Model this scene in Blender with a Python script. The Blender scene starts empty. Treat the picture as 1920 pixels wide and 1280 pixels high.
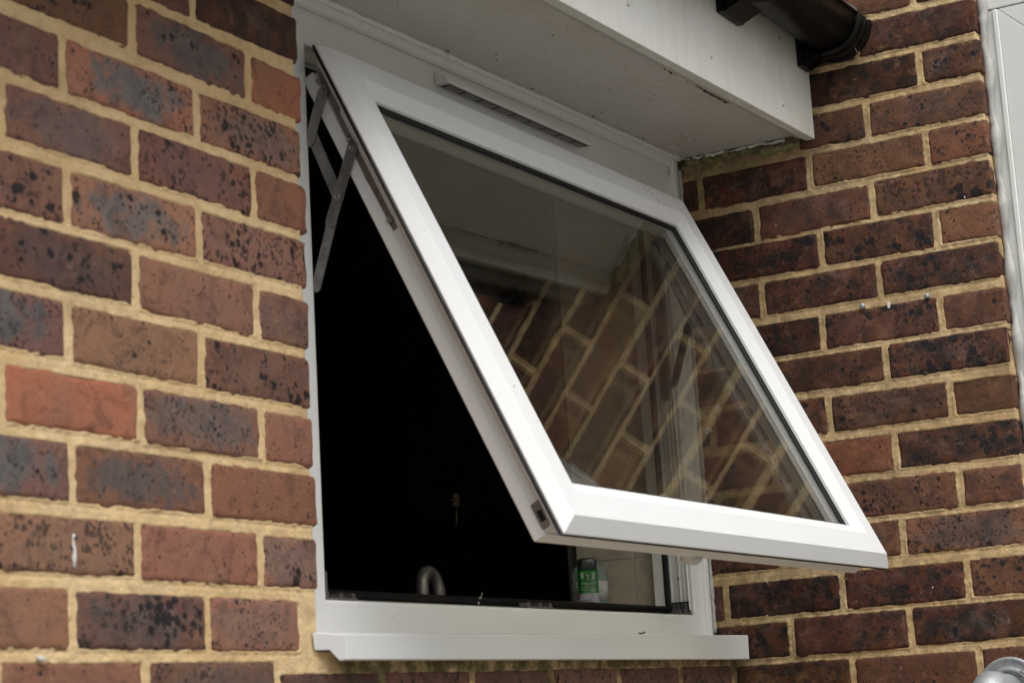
import bpy, bmesh, math, random
import numpy as np
from mathutils import Matrix, Vector, Euler

random.seed(7)
rng = np.random.default_rng(11)
S = bpy.context.scene
C = bpy.data.collections.new("place"); S.collection.children.link(C)
ZO = 2.15                      # lifts the wall datum so that the paving lies at z = 0
def V(x, y, z):                # millimetres, measured from the brickwork -> metres
    return Vector((x/1000.0, y/1000.0, z/1000.0 + ZO))

# ------------------------------------------------------------------ camera
cam_d = bpy.data.cameras.new("camera"); cam = bpy.data.objects.new("camera", cam_d); C.objects.link(cam)
R_ = Vector((0.495055, -0.8668504, -0.0590842)); U_ = Vector((-0.1320199, -0.1422597, 0.9809857)); F_ = Vector((0.8587731, 0.4778416, 0.1848679))
m = Matrix((R_, U_, -F_)).transposed().to_4x4(); m.translation = V(-2049.90, -1431.58, -882.26)
cam.matrix_world = m
cam_d.sensor_width = 36.0; cam_d.lens = 3752.24/1920*36
cam_d.clip_start = 0.05; cam_d.clip_end = 500
cam_d.dof.use_dof = True; cam_d.dof.focus_distance = 3.35; cam_d.dof.aperture_fstop = 7.5; cam_d.dof.aperture_blades = 7
S.camera = cam

# ------------------------------------------------------------------ sky, sun, exposure
SUN_EL, SUN_AZ = math.radians(60), math.radians(212)      # azimuth measured from +y towards +x
w = bpy.data.worlds.new("World"); S.world = w; w.use_nodes = True
nt = w.node_tree; nt.nodes.clear()
sky = nt.nodes.new("ShaderNodeTexSky"); sky.sky_type = 'NISHITA'; sky.sun_disc = False
sky.sun_elevation = SUN_EL; sky.sun_rotation = SUN_AZ; sky.air_density = 1.0; sky.dust_density = 6.0; sky.ozone_density = 1.0
hs = nt.nodes.new("ShaderNodeHueSaturation"); hs.inputs["Saturation"].default_value = 0.25
bg = nt.nodes.new("ShaderNodeBackground"); bg.inputs["Strength"].default_value = 0.15
wo = nt.nodes.new("ShaderNodeOutputWorld")
nt.links.new(sky.outputs[0], hs.inputs["Color"]); nt.links.new(hs.outputs[0], bg.inputs[0]); nt.links.new(bg.outputs[0], wo.inputs[0])
sd = bpy.data.lights.new("sun", 'SUN'); sd.energy = 0.95; sd.angle = math.radians(50); sd.color = (0.965, 0.99, 1.0)
sun = bpy.data.objects.new("sun", sd); C.objects.link(sun)
sdir = Vector((math.sin(SUN_AZ)*math.cos(SUN_EL), math.cos(SUN_AZ)*math.cos(SUN_EL), math.sin(SUN_EL)))
sun.rotation_euler = sdir.to_track_quat('Z', 'Y').to_euler(); sun.location = (0, -3, 6)
vs = S.view_settings; vs.view_transform = 'Standard'; vs.look = 'None'; vs.exposure = 0.20; vs.gamma = 1.0; vs.use_curve_mapping = False
S.display_settings.display_device = 'sRGB'
S.render.engine = 'CYCLES'
S.cycles.max_bounces = 8; S.cycles.transparent_max_bounces = 14; S.cycles.diffuse_bounces = 3; S.cycles.glossy_bounces = 6; S.cycles.transmission_bounces = 6

# ------------------------------------------------------------------ helpers
def tag(o, label=None, cat=None, group=None, kind=None):
    if label: o["label"] = label
    if cat: o["category"] = cat
    if group: o["group"] = group
    if kind: o["kind"] = kind
    return o
def empty(name, loc, parent=None):
    o = bpy.data.objects.new(name, None); C.objects.link(o); o.empty_display_size = .02
    o.matrix_world = Matrix.Translation(loc)
    if parent: o.parent = parent; o.matrix_parent_inverse = parent.matrix_world.inverted()
    return o
def link(name, me, mat=None, parent=None, mw=None):
    o = bpy.data.objects.new(name, me); C.objects.link(o)
    if mat is not None and not me.materials: me.materials.append(mat)
    if mw is not None: o.matrix_world = mw
    if parent is not None:
        o.parent = parent; o.matrix_parent_inverse = parent.matrix_world.inverted()
    return o
def mesh_np(name, co, faces, smooth=False):
    me = bpy.data.meshes.new(name); me.from_pydata([tuple(c) for c in co], [], [tuple(f) for f in faces]); me.update()
    if smooth: me.polygons.foreach_set("use_smooth", [True]*len(me.polygons))
    return me
def bevel(o, w=0.0008, seg=2):
    b = o.modifiers.new("edge", 'BEVEL'); b.width = w; b.segments = seg; b.limit_method = 'ANGLE'; b.angle_limit = math.radians(14)
    b.harden_normals = True
    for p in o.data.polygons: p.use_smooth = True
    return o
def fixn(me):
    bm = bmesh.new(); bm.from_mesh(me); bmesh.ops.recalc_face_normals(bm, faces=bm.faces); bm.to_mesh(me); bm.free(); return me
def hexa(name, pts, mat, parent, bev=0.0008):
    """solid from 8 world points: bottom four then top four"""
    f = [(0,1,2,3), (7,6,5,4), (0,4,5,1), (1,5,6,2), (2,6,7,3), (3,7,4,0)]
    me = fixn(mesh_np(name, [tuple(p) for p in pts], f))
    o = link(name, me, mat, parent)
    if bev: bevel(o, bev)
    return o
def box(name, x0, x1, y0, y1, z0, z1, mat, parent, bev=0.0008, dz=0.0):
    """dz: extra height of the x1 end"""
    return hexa(name, [V(x0,y0,z0), V(x1,y0,z0+dz), V(x1,y1,z0+dz), V(x0,y1,z0), V(x0,y0,z1), V(x1,y0,z1+dz), V(x1,y1,z1+dz), V(x0,y1,z1)], mat, parent, bev)
def tube(name, pts, rad, mat, parent, n=10, closed=False, smooth=True, caps=True):
    P = [Vector(p) for p in pts]; k = len(P); rads = rad if isinstance(rad, (list, tuple)) else [rad]*k
    co, fc = [], []
    up = Vector((0.13, 0.21, 0.97)).normalized(); prev = None
    for i in range(k):
        a = P[(i-1) % k] if (closed or i > 0) else P[i]; b = P[(i+1) % k] if (closed or i < k-1) else P[i]
        t = (b-a).normalized()
        if prev is None: u = t.cross(up).normalized()
        else: u = (prev - t*prev.dot(t)).normalized()
        prev = u; v = t.cross(u)
        for j in range(n):
            an = 2*math.pi*j/n; co.append(P[i] + (u*math.cos(an)+v*math.sin(an))*rads[i])
    for i in range(k if closed else k-1):
        for j in range(n):
            i2 = (i+1) % k
            fc.append((i*n+j, i*n+(j+1) % n, i2*n+(j+1) % n, i2*n+j))
    if not closed and caps:
        fc.append(tuple(range(n))[::-1]); fc.append(tuple((k-1)*n+j for j in range(n)))
    return link(name, fixn(mesh_np(name, co, fc, smooth)), mat, parent)
def lathe(name, prof, mat, parent, mw, n=28, smooth=True, arc=(0, 2*math.pi)):
    """profile (r, z) in metres turned about local z"""
    full = abs(arc[1]-arc[0]-2*math.pi) < 1e-6
    co, fc = [], []; nn = n if full else n+1
    for r, z in prof:
        for j in range(nn):
            a = arc[0]+(arc[1]-arc[0])*j/n; co.append((r*math.cos(a), r*math.sin(a), z))
    for i in range(len(prof)-1):
        for j in range(nn if full else nn-1):
            j2 = (j+1) % nn; fc.append((i*nn+j, i*nn+j2, (i+1)*nn+j2, (i+1)*nn+j))
    me = mesh_np(name, co, fc, smooth)
    bm = bmesh.new(); bm.from_mesh(me); bmesh.ops.remove_doubles(bm, verts=bm.verts, dist=1e-6); bmesh.ops.recalc_face_normals(bm, faces=bm.faces); bm.to_mesh(me); bm.free()
    return link(name, me, mat, parent, mw)
def prism(name, poly, a, b, mat, parent, bev=0.0):
    """polygon given as world points offset functions: poly = list of Vectors relative; extruded from a to b"""
    n = len(poly); co = [a+p for p in poly]+[b+p for p in poly]
    fc = [tuple(range(n)), tuple(range(2*n-1, n-1, -1))]+[(i, (i+1) % n, n+(i+1) % n, n+i) for i in range(n)]
    o = link(name, fixn(mesh_np(name, co, fc)), mat, parent)
    if bev: bevel(o, bev)
    return o

# value noise on arrays
def vnoise(x, y, scale, seed):
    r = np.random.default_rng(seed); T = r.random((256, 256))
    x = x/scale; y = y/scale; xi = np.floor(x).astype(int); yi = np.floor(y).astype(int); fx = x-xi; fy = y-yi
    fx = fx*fx*(3-2*fx); fy = fy*fy*(3-2*fy)
    g = lambda a, b: T[a % 256, b % 256]
    return (g(xi, yi)*(1-fx)+g(xi+1, yi)*fx)*(1-fy)+(g(xi, yi+1)*(1-fx)+g(xi+1, yi+1)*fx)*fy
def fbm(x, y, scale, seed, oct=3):
    s = 0; a = 1; t = 0
    for i in range(oct): s = s+a*vnoise(x, y, scale/2**i, seed+i*17); t += a; a *= .5
    return s/t*2-1

# ------------------------------------------------------------------ materials
class NT:
    def __init__(s, name):
        s.m = bpy.data.materials.new(name); s.m.use_nodes = True; s.t = s.m.node_tree; s.t.nodes.clear()
        s.out = s.n("ShaderNodeOutputMaterial")
    def n(s, t, **k):
        x = s.t.nodes.new(t)
        for a, b in k.items(): setattr(x, a, b)
        return x
    def l(s, a, b): s.t.links.new(a, b)
    def set(s, sock, v):
        if hasattr(v, "is_linked") or hasattr(v, "links"): s.l(v, sock)
        else: sock.default_value = v
    def coord(s, rand=True):
        tc = s.n("ShaderNodeTexCoord")
        if not rand: return tc.outputs["Object"]
        oi = s.n("ShaderNodeObjectInfo"); mu = s.math('MULTIPLY', oi.outputs["Random"], 37.0)
        va = s.n("ShaderNodeVectorMath", operation='ADD'); s.l(tc.outputs["Object"], va.inputs[0]); s.l(mu, va.inputs[1]); return va.outputs[0]
    def math(s, op, a, b=0.0, c=0.0, clamp=False):
        x = s.n("ShaderNodeMath", operation=op, use_clamp=clamp); s.set(x.inputs[0], a); s.set(x.inputs[1], b); s.set(x.inputs[2], c); return x.outputs[0]
    def noise(s, vec, scale, detail=4.0, rough=.55, out="Fac", dist=0.0):
        x = s.n("ShaderNodeTexNoise"); s.l(vec, x.inputs["Vector"]); x.inputs["Scale"].default_value = scale; x.inputs["Detail"].default_value = detail
        x.inputs["Roughness"].default_value = rough; x.inputs["Distortion"].default_value = dist; return x.outputs[out]
    def ramp(s, f, a, b, lo=0.0, hi=1.0):
        x = s.n("ShaderNodeMapRange", clamp=True); x.interpolation_type = 'SMOOTHSTEP'; s.set(x.inputs[0], f)
        for i, v in enumerate((a, b, lo, hi)): s.set(x.inputs[i+1], v)
        return x.outputs[0]
    def mix(s, f, a, b, mode='MIX'):
        x = s.n("ShaderNodeMix", data_type='RGBA', blend_type=mode); s.set(x.inputs[0], f); s.set(x.inputs[6], a); s.set(x.inputs[7], b); return x.outputs[2]
    def attr(s, name):
        x = s.n("ShaderNodeAttribute", attribute_type='OBJECT', attribute_name=name); return x.outputs["Fac"]
    def voro(s, vec, scale, rnd=1.0, out="Distance"):
        x = s.n("ShaderNodeTexVoronoi"); s.l(vec, x.inputs["Vector"]); x.inputs["Scale"].default_value = scale; x.inputs["Randomness"].default_value = rnd; return x
    def bump(s, h, strength=.5, dist=.001, normal=None):
        x = s.n("ShaderNodeBump"); s.l(h, x.inputs["Height"]); x.inputs["Strength"].default_value = strength; x.inputs["Distance"].default_value = dist
        if normal is not None: s.l(normal, x.inputs["Normal"])
        return x.outputs[0]
    def bsdf(s, color=(.8,.8,.8,1), rough=.5, metal=0.0, normal=None, spec=.5, **k):
        x = s.n("ShaderNodeBsdfPrincipled"); s.set(x.inputs["Base Color"], color); s.set(x.inputs["Roughness"], rough); s.set(x.inputs["Metallic"], metal)
        x.inputs["Specular IOR Level"].default_value = spec
        if normal is not None: s.l(normal, x.inputs["Normal"])
        for a, b in k.items(): s.set(x.inputs[a.replace("_", " ")], b)
        s.l(x.outputs[0], s.out.inputs[0]); return x
c4 = lambda r, g, b: (r, g, b, 1.0)

def mat_brick():
    n = NT("brick"); v = n.coord(True)
    tone, smoke, spot, dark = n.attr("tone"), n.attr("smoke"), n.attr("spot"), n.attr("dark")
    big = n.noise(v, 9.0, 3, .6); mid = n.noise(v, 38.0, 4, .6); fine = n.noise(v, 420.0, 3, .7)
    t = n.math('ADD', tone, n.math('MULTIPLY', n.math('SUBTRACT', big, .5), .55), clamp=True)
    base = n.mix(n.ramp(t, .0, .5), c4(.215,.122,.100), c4(.330,.170,.110))
    base = n.mix(n.ramp(t, .5, 1.0), base, c4(.47,.195,.115))
    tan = n.ramp(n.noise(v, 16.0, 4, .6, dist=.6), .5, .72, 0, .6)
    base = n.mix(tan, base, c4(.31,.19,.12))
    # reddish rim where the kiln caught the arris
    # soot-blue kiln bloom in an uneven band across the face
    tc = n.n("ShaderNodeTexCoord").outputs["Object"]
    sx = n.n("ShaderNodeSeparateXYZ"); n.l(tc, sx.inputs[0])
    band = n.math('ADD', n.math('POWER', n.math('MULTIPLY', sx.outputs["X"], 10.5), 2.0), n.math('POWER', n.math('MULTIPLY', sx.outputs["Z"], 32.0), 2.0))
    band = n.math('ADD', band, n.math('MULTIPLY', n.math('SUBTRACT', n.noise(v, 18.0, 5, .65, dist=1.6), .5), 4.4))
    sm = n.math('MULTIPLY', n.ramp(band, 1.25, .15), smoke)
    base = n.mix(sm, base, n.mix(mid, c4(.075,.080,.092), c4(.19,.18,.165)))
    # darker fireskin
    dk = n.math('MULTIPLY', dark, n.ramp(n.noise(v, 20.0, 5, .65, dist=.5), .22, .56, .35, 1.0))
    base = n.mix(dk, base, n.mix(n.ramp(mid, .35, .65), c4(.020,.015,.014), c4(.098,.043,.025)))
    hv = n.n("ShaderNodeHueSaturation"); n.l(base, hv.inputs["Color"]); n.l(n.attr("val"), hv.inputs["Value"]); n.l(n.attr("hue"), hv.inputs["Hue"]); n.l(n.math('MULTIPLY_ADD', dark, .06, 1.06), hv.inputs["Saturation"])
    base = hv.outputs[0]
    # weather stains that cross the face in patches
    base = n.mix(n.ramp(n.noise(v, 28.0, 6, .7, dist=1.2), .48, .66, 0, .55), base, n.mix(.72, base, c4(.03,.026,.026)))
    base = n.mix(n.ramp(n.noise(v, 50.0, 5, .7, dist=.5), .55, .72, 0, .45), base, n.mix(.6, base, c4(.42,.22,.13)))
    # grain
    base = n.mix(n.ramp(fine, .3, .75, 0, .5), base, n.mix(.45, base, c4(.03,.02,.02)))
    base = n.mix(n.ramp(n.noise(v, 260, 2, .5), .62, .8, 0, .35), base, c4(.34,.22,.15))
    # iron spots: big clustered ones and small scattered ones
    wob = n.n("ShaderNodeVectorMath", operation='ADD'); nz = n.noise(v, 150, 3, .6, "Color")
    sc = n.n("ShaderNodeVectorMath", operation='SCALE'); n.l(nz, sc.inputs[0]); sc.inputs[3].default_value = .011; n.l(v, wob.inputs[0]); n.l(sc.outputs[0], wob.inputs[1])
    vv = wob.outputs[0]
    clus = n.noise(v, 15.0, 2, .5)
    v1 = n.voro(vv, 62.0); r1 = n.math('MULTIPLY', n.ramp(clus, .41, .58, .06, .72), n.math('MULTIPLY_ADD', spot, .95, .15))
    s1 = n.ramp(n.math('SUBTRACT', v1.outputs["Distance"], n.math('MULTIPLY', r1, v1.outputs["Color"])), .05, -.06)
    v2 = n.voro(vv, 150.0); s2 = n.ramp(n.math('SUBTRACT', v2.outputs["Distance"], n.math('MULTIPLY', n.math('MULTIPLY', n.math('MULTIPLY_ADD', spot, .55, .25), n.ramp(n.noise(v, 30, 3, .6), .34, .60, .2, 1.1)), v2.outputs["Color"])), .07, -.07)
    sp = n.math('MAXIMUM', s1, n.math('MULTIPLY', s2, .75))
    base = n.mix(n.math('MULTIPLY', sp, .9), base, c4(.014,.014,.017))
    # lime and salt flecks
    v3 = n.voro(v, 95.0); fl = n.math('MULTIPLY', n.ramp(v3.outputs["Distance"], .075, .045), n.ramp(n.noise(v, 12, 2), .60, .66))
    base = n.mix(n.math('MULTIPLY', fl, .7), base, c4(.62,.58,.52))
    # smear of sandy mortar dust near the arrises
    base = n.mix(n.ramp(n.noise(v, 60, 5, .7), .60, .78, 0, .5), base, c4(.40,.28,.17))
    h = n.math('ADD', n.math('MULTIPLY', fine, .5), n.math('ADD', n.math('MULTIPLY', mid, 1.6), n.math('MULTIPLY', sp, -.5)))
    h = n.math('ADD', h, n.math('MULTIPLY', n.noise(v, 1400, 2), .25))
    n.bsdf(base, n.ramp(sp, 0, 1, .9, .6), normal=n.bump(h, 1.0, .0017), spec=.18); return n.m

def mat_mortar():
    n = NT("mortar"); v = n.coord(False)
    a = n.noise(v, 6.0, 4, .6); b = n.noise(v, 55.0, 4, .65); f = n.noise(v, 700.0, 3, .75); g = n.noise(v, 260.0, 3, .6)
    base = n.mix(n.ramp(a, .3, .7), c4(.72,.50,.255), c4(.86,.645,.365))
    base = n.mix(n.ramp(n.noise(v, 11.0, 5, .65, dist=.8), .5, .7, 0, .6), base, c4(.47,.33,.19))
    base = n.mix(n.ramp(b, .45, .75, 0, .5), base, c4(.50,.33,.165))
    base = n.mix(n.ramp(f, .45, .8, 0, .55), base, c4(.36,.235,.12))
    base = n.mix(n.ramp(g, .60, .78, 0, .5), base, c4(.72,.58,.38))
    # dampness and lichen stains under the soffit; beneath the sill, its shade painted in
    at = n.n("ShaderNodeAttribute", attribute_type='GEOMETRY', attribute_name="damp_shade").outputs["Fac"]
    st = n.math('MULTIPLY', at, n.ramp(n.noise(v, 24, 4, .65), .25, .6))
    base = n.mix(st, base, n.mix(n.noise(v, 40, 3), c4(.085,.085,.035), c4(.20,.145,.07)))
    ck = n.n("ShaderNodeAttribute", attribute_type='GEOMETRY', attribute_name="dull").outputs["Fac"]
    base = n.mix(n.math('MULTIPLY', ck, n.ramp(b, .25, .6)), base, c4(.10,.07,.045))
    h = n.math('ADD', n.math('MULTIPLY', f, .6), n.math('ADD', g, n.math('MULTIPLY', b, 1.4)))
    n.bsdf(base, .93, normal=n.bump(h, 1.0, .0018), spec=.12); return n.m

def mat_pvc(name, col=(.79,.79,.775), rough=.32, dirt=.12, specks=0.0):
    n = NT(name); v = n.coord(False)
    a = n.noise(v, 7.0, 5, .6); b = n.noise(v, 90.0, 4, .7)
    base = n.mix(n.ramp(a, .35, .75, 0, dirt), c4(*col), c4(col[0]*.82, col[1]*.80, col[2]*.74))
    base = n.mix(n.ramp(b, .6, .85, 0, dirt*1.4), base, c4(col[0]*.7, col[1]*.67, col[2]*.6))
    if specks:
        v3 = n.voro(v, 55.0); sp = n.math('MULTIPLY', n.ramp(v3.outputs["Distance"], .10, .05), n.ramp(n.noise(v, 9, 3), .52, .60))
        base = n.mix(n.math('MULTIPLY', sp, specks), base, c4(.05,.045,.035))
        v4 = n.voro(v, 160.0); s4 = n.math('MULTIPLY', n.ramp(v4.outputs["Distance"], .14, .07), n.ramp(n.noise(v, 14, 3), .54, .66))
        base = n.mix(n.math('MULTIPLY', s4, specks*.8), base, c4(.07,.06,.045))
    n.bsdf(base, n.ramp(b, .2, .8, rough, rough+.14), normal=n.bump(n.math('ADD', n.noise(v, 1200, 2), n.math('MULTIPLY', n.noise(v, 26, 2), 3.0)), .10, .0006), spec=.32); return n.m

def mat_board(name, col, streak=.5):
    n = NT(name); v = n.coord(False)
    mp = n.n("ShaderNodeMapping"); n.l(v, mp.inputs[0]); mp.inputs["Scale"].default_value = (30, 30, 4)
    st = n.noise(mp.outputs[0], 1.0, 4, .6); a = n.noise(v, 5.0, 5, .65); b = n.noise(v, 75, 4, .7)
    base = n.mix(n.ramp(st, .4, .75, 0, streak), c4(*col), c4(col[0]*.82, col[1]*.80, col[2]*.70))
    base = n.mix(n.ramp(a, .45, .75, 0, streak), base, c4(col[0]*.78, col[1]*.72, col[2]*.62))
    v3 = n.voro(v, 48.0); sp = n.math('MULTIPLY', n.ramp(v3.outputs["Distance"], .085, .03), n.ramp(n.noise(v, 8, 3), .50, .58))
    base = n.mix(n.math('MULTIPLY', sp, .8), base, c4(.06,.05,.035))
    v4 = n.voro(v, 150.0); s4 = n.math('MULTIPLY', n.ramp(v4.outputs["Distance"], .15, .07), n.ramp(n.noise(v, 11, 3), .55, .68))
    base = n.mix(n.math('MULTIPLY', s4, .75), base, c4(.08,.06,.04))
    n.bsdf(base, n.ramp(b, .3, .8, .38, .6), normal=n.bump(n.math('ADD', b, n.noise(v, 300, 3)), .14, .0008), spec=.4); return n.m

def mat_simple(name, col, rough=.5, metal=0.0, var=.15, scale=40, bump=.1, spec=.5):
    n = NT(name); v = n.coord(False); a = n.noise(v, scale, 5, .65)
    k = 1-var*2
    n.bsdf(n.mix(n.ramp(a, .3, .75), c4(*col), c4(col[0]*k, col[1]*k, col[2]*k)), n.ramp(a, .2, .8, rough*.85, min(1, rough*1.2)), metal, n.bump(n.noise(v, scale*9, 3), bump, .0006), spec); return n.m

def mat_glass(name, tint=(.86,.86,.83)):
    n = NT(name)
    geo = n.n("ShaderNodeNewGeometry"); dt = n.n("ShaderNodeVectorMath", operation='DOT_PRODUCT'); n.l(geo.outputs["Normal"], dt.inputs[0]); n.l(geo.outputs["Incoming"], dt.inputs[1])
    c = n.math('ABSOLUTE', dt.outputs["Value"]); f = n.math('MULTIPLY_ADD', n.math('POWER', n.math('SUBTRACT', 1.0, c), 5.0), .96, .04)
    tr = n.n("ShaderNodeBsdfTransparent"); tr.inputs[0].default_value = (*tint, 1); gl = n.n("ShaderNodeBsdfGlossy"); gl.inputs["Roughness"].default_value = 0.0; gl.inputs[0].default_value = (1,1,1,1)
    v = n.coord(False)
    mx = n.n("ShaderNodeMixShader"); n.l(f, mx.inputs[0]); n.l(tr.outputs[0], mx.inputs[1]); n.l(gl.outputs[0], mx.inputs[2])
    # a faint film of dust and dried rain
    df = n.n("ShaderNodeBsdfDiffuse"); df.inputs[0].default_value = (.55,.53,.48,1)
    m2 = n.n("ShaderNodeMixShader"); n.l(n.ramp(n.noise(v, 12, 5, .6), .45, .8, .0, .006), m2.inputs[0]); n.l(mx.outputs[0], m2.inputs[1]); n.l(df.outputs[0], m2.inputs[2])
    n.l(m2.outputs[0], n.out.inputs[0]); return n.m

M = {}
M['brick'] = mat_brick(); M['mortar'] = mat_mortar()
M['pvc'] = mat_pvc("white_pvc", specks=.35); M['pvc_clean'] = mat_pvc("white_pvc_clean", (.715,.72,.715), .48, .12, .25)
M['pvc_old'] = mat_pvc("weathered_pvc", (.74,.75,.72), .42, .15, .9)
M['pvc_in'] = mat_pvc("sash_edge_pvc", (.60,.585,.56), .4, .2, .3)
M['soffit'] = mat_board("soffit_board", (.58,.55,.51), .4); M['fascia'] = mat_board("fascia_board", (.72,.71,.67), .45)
M['black'] = mat_simple("black_rubber", (.004,.004,.0045), .5, 0, .1, 60, .1, .25)
M['gutter'] = mat_simple("black_gutter_plastic", (.004,.004,.004), .36, 0, .2, 22, .25, .22)
M['steel'] = mat_simple("stay_steel", (.30,.29,.29), .42, .85, .25, 45, .2)
M['dull_steel'] = mat_simple("tarnished_steel", (.27,.25,.235), .5, .8, .2, 35, .15)
M['alu'] = mat_simple("spacer_bar_metal", (.44,.43,.41), .5, .0, .06, 50, .05)
M['galv'] = mat_simple("galvanised_metal", (.46,.48,.49), .55, .6, .14, 55, .45)
M['glass'] = mat_glass("window_glass")
M['silicone'] = mat_simple("grey_silicone", (.50,.49,.46), .4, 0, .12, 60, .2)
M['silicone_w'] = mat_simple("white_silicone", (.72,.72,.69), .35, 0, .08, 60, .15)
M['debris'] = mat_simple("dry_debris", (.10,.075,.05), .95, 0, .3, 200, .6)
M['slate'] = mat_simple("roof_slate", (.16,.155,.15), .7, 0, .25, 45, .5)
M['cream'] = mat_simple("cap_white", (.66,.63,.56), .4, 0, .1, 80, .1)
M['lime'] = mat_simple("lime_run", (.80,.78,.74), .7, 0, .1, 300, .4)
M['paving'] = mat_simple("paving", (.25,.24,.21), .9, 0, .22, 3, .5)
M['plaster'] = mat_simple("room_shade_plaster", (.10,.085,.07), .9, 0, .1, 4, .1)  # dark colour stands in for the shade of the unlit room
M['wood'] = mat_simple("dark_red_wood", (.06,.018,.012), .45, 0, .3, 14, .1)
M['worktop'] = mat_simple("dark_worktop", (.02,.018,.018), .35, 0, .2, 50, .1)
M['chrome'] = mat_simple("chrome", (.42,.39,.36), .5, .8, .05, 30, .02)
M['straw'] = mat_simple("dry_stalk", (.45,.33,.22), .8, 0, .1, 200, .2)

def mat_tile():
    n = NT("beige_stone_tile"); v = n.coord(True)
    a = n.noise(v, 14, 5, .65, dist=.8); b = n.noise(v, 60, 4, .7)
    base = n.mix(n.ramp(a, .3, .7), c4(.64,.56,.45), c4(.48,.41,.33)); base = n.mix(n.ramp(b, .55, .75, 0, .5), base, c4(.36,.30,.245))
    n.bsdf(base, .45, normal=n.bump(b, .15, .0006), spec=.4); return n.m
M['tile'] = mat_tile()

# ------------------------------------------------------------------ ground and the shell of the house
g = mesh_np("ground", [(-150,-150,0),(150,-150,0),(150,150,0),(-150,150,0)], [(0,1,2,3)])
tag(link("ground", g, M['paving']), "pale concrete paving in front of the brick house", "ground", kind="structure")

W = 1280.3; D = 542.0
Zs = lambda x: 126-.0234*(1280-x)          # underside of the soffit sags a little towards the left

# ------------------------------------------------------------------ brickwork
def brick_mesh(wd, ht, dep, seed, capped=False):
    r = random.Random(seed)
    R = [r.uniform(3.0, 7.0) for _ in range(4)]
    hw, hh = (wd-1.6)/2, ht/2
    pts = []
    cs = [(hw, hh, 0), (-hw, hh, 90), (-hw, -hh, 180), (hw, -hh, 270)]
    for ci, (cx, cy, a0) in enumerate(cs):
        rr = min(R[ci], hw*.45); ox = cx-math.copysign(rr, cx); oy = cy-math.copysign(rr, cy)
        for k in range(4):
            a = math.radians(a0+90*k/3); pts.append((ox+rr*math.cos(a), oy+rr*math.sin(a)))
        nx, ny, _ = cs[(ci+1) % 4]
        # straight run up to the next corner
        rr2 = min(R[(ci+1) % 4], hw*.45)
        if ci in (0, 2):
            x0 = ox; x1 = math.copysign(hw-rr2, nx); nseg = max(1, int(abs(x1-x0)/11))
            for k in range(1, nseg): pts.append((x0+(x1-x0)*k/nseg, cy))
        else:
            y0 = oy; y1 = math.copysign(hh-rr2, ny); nseg = max(1, int(abs(y1-y0)/11))
            for k in range(1, nseg): pts.append((cx, y0+(y1-y0)*k/nseg))
    n = len(pts); j = [(r.gauss(0, .85), r.gauss(0, .85)) for _ in range(n)]
    chip = [0]*n
    for _ in range(r.choice((2, 3, 4, 5, 7))):
        c = r.randrange(n); a = r.uniform(1.0, 3.8)
        for q, f in ((-1, .5), (0, 1), (1, .6)): chip[(c+q) % n] = max(chip[(c+q) % n], a*f)
    rings = [(6.5, -.15, 0), (2.6, .35, .5), (.7, 1.8, 1), (0, 5.0, 1), (0, dep, 1)]
    co, fc = [], []
    for inset, d, jf in rings:
        for i, (x, y) in enumerate(pts):
            L = math.hypot(x, y) or 1
            sx = max(0, (hw-inset-(chip[i] if d < 4 else 0))/hw); sy = max(0, (hh-inset-(chip[i] if d < 4 else 0))/hh)
            co.append(((x*sx+j[i][0]*jf)/1000, d/1000, (y*sy+j[i][1]*jf)/1000))
    for k in range(len(rings)-1):
        for i in range(n):
            i2 = (i+1) % n; fc.append((k*n+i, k*n+i2, (k+1)*n+i2, (k+1)*n+i))
    fc.append(tuple(range(n))); fc.append(tuple((len(rings)-1)*n+i for i in range(n))[::-1])
    me = fixn(mesh_np("brick", co, fc, True))
    return me

def lay(wall, u0, u1, zc, ht, to_world, rotz, props, seed, tilt=0.0, dep=100, off=None, label=None):
    me = brick_mesh(u1-u0, ht, dep, seed); r = random.Random(seed+5)
    o = off if off is not None else r.gauss(0, .55)
    loc = to_world((u0+u1)/2, o, zc)
    mw = Matrix.Translation(loc) @ Matrix.Rotation(rotz, 4, 'Z') @ Matrix.Rotation(tilt+r.gauss(0, .003), 4, 'Y') @ Matrix.Rotation(r.gauss(0, .006), 4, 'X') @ Matrix.Rotation(r.gauss(0, .002), 4, 'Z')
    ob = link("brick", me, M['brick'], wall, mw)
    for k, v in props.items(): ob[k] = float(v)
    ob["val"] = min(1.35, max(.68, r.gauss(1.0, .17))); ob["hue"] = .5+(r.gauss(-.003, .005) if props.get('tone', 0) < .6 else -.004)
    if label: ob["label"] = label
    return (u0, u1, zc-ht/2, zc+ht/2)

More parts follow.
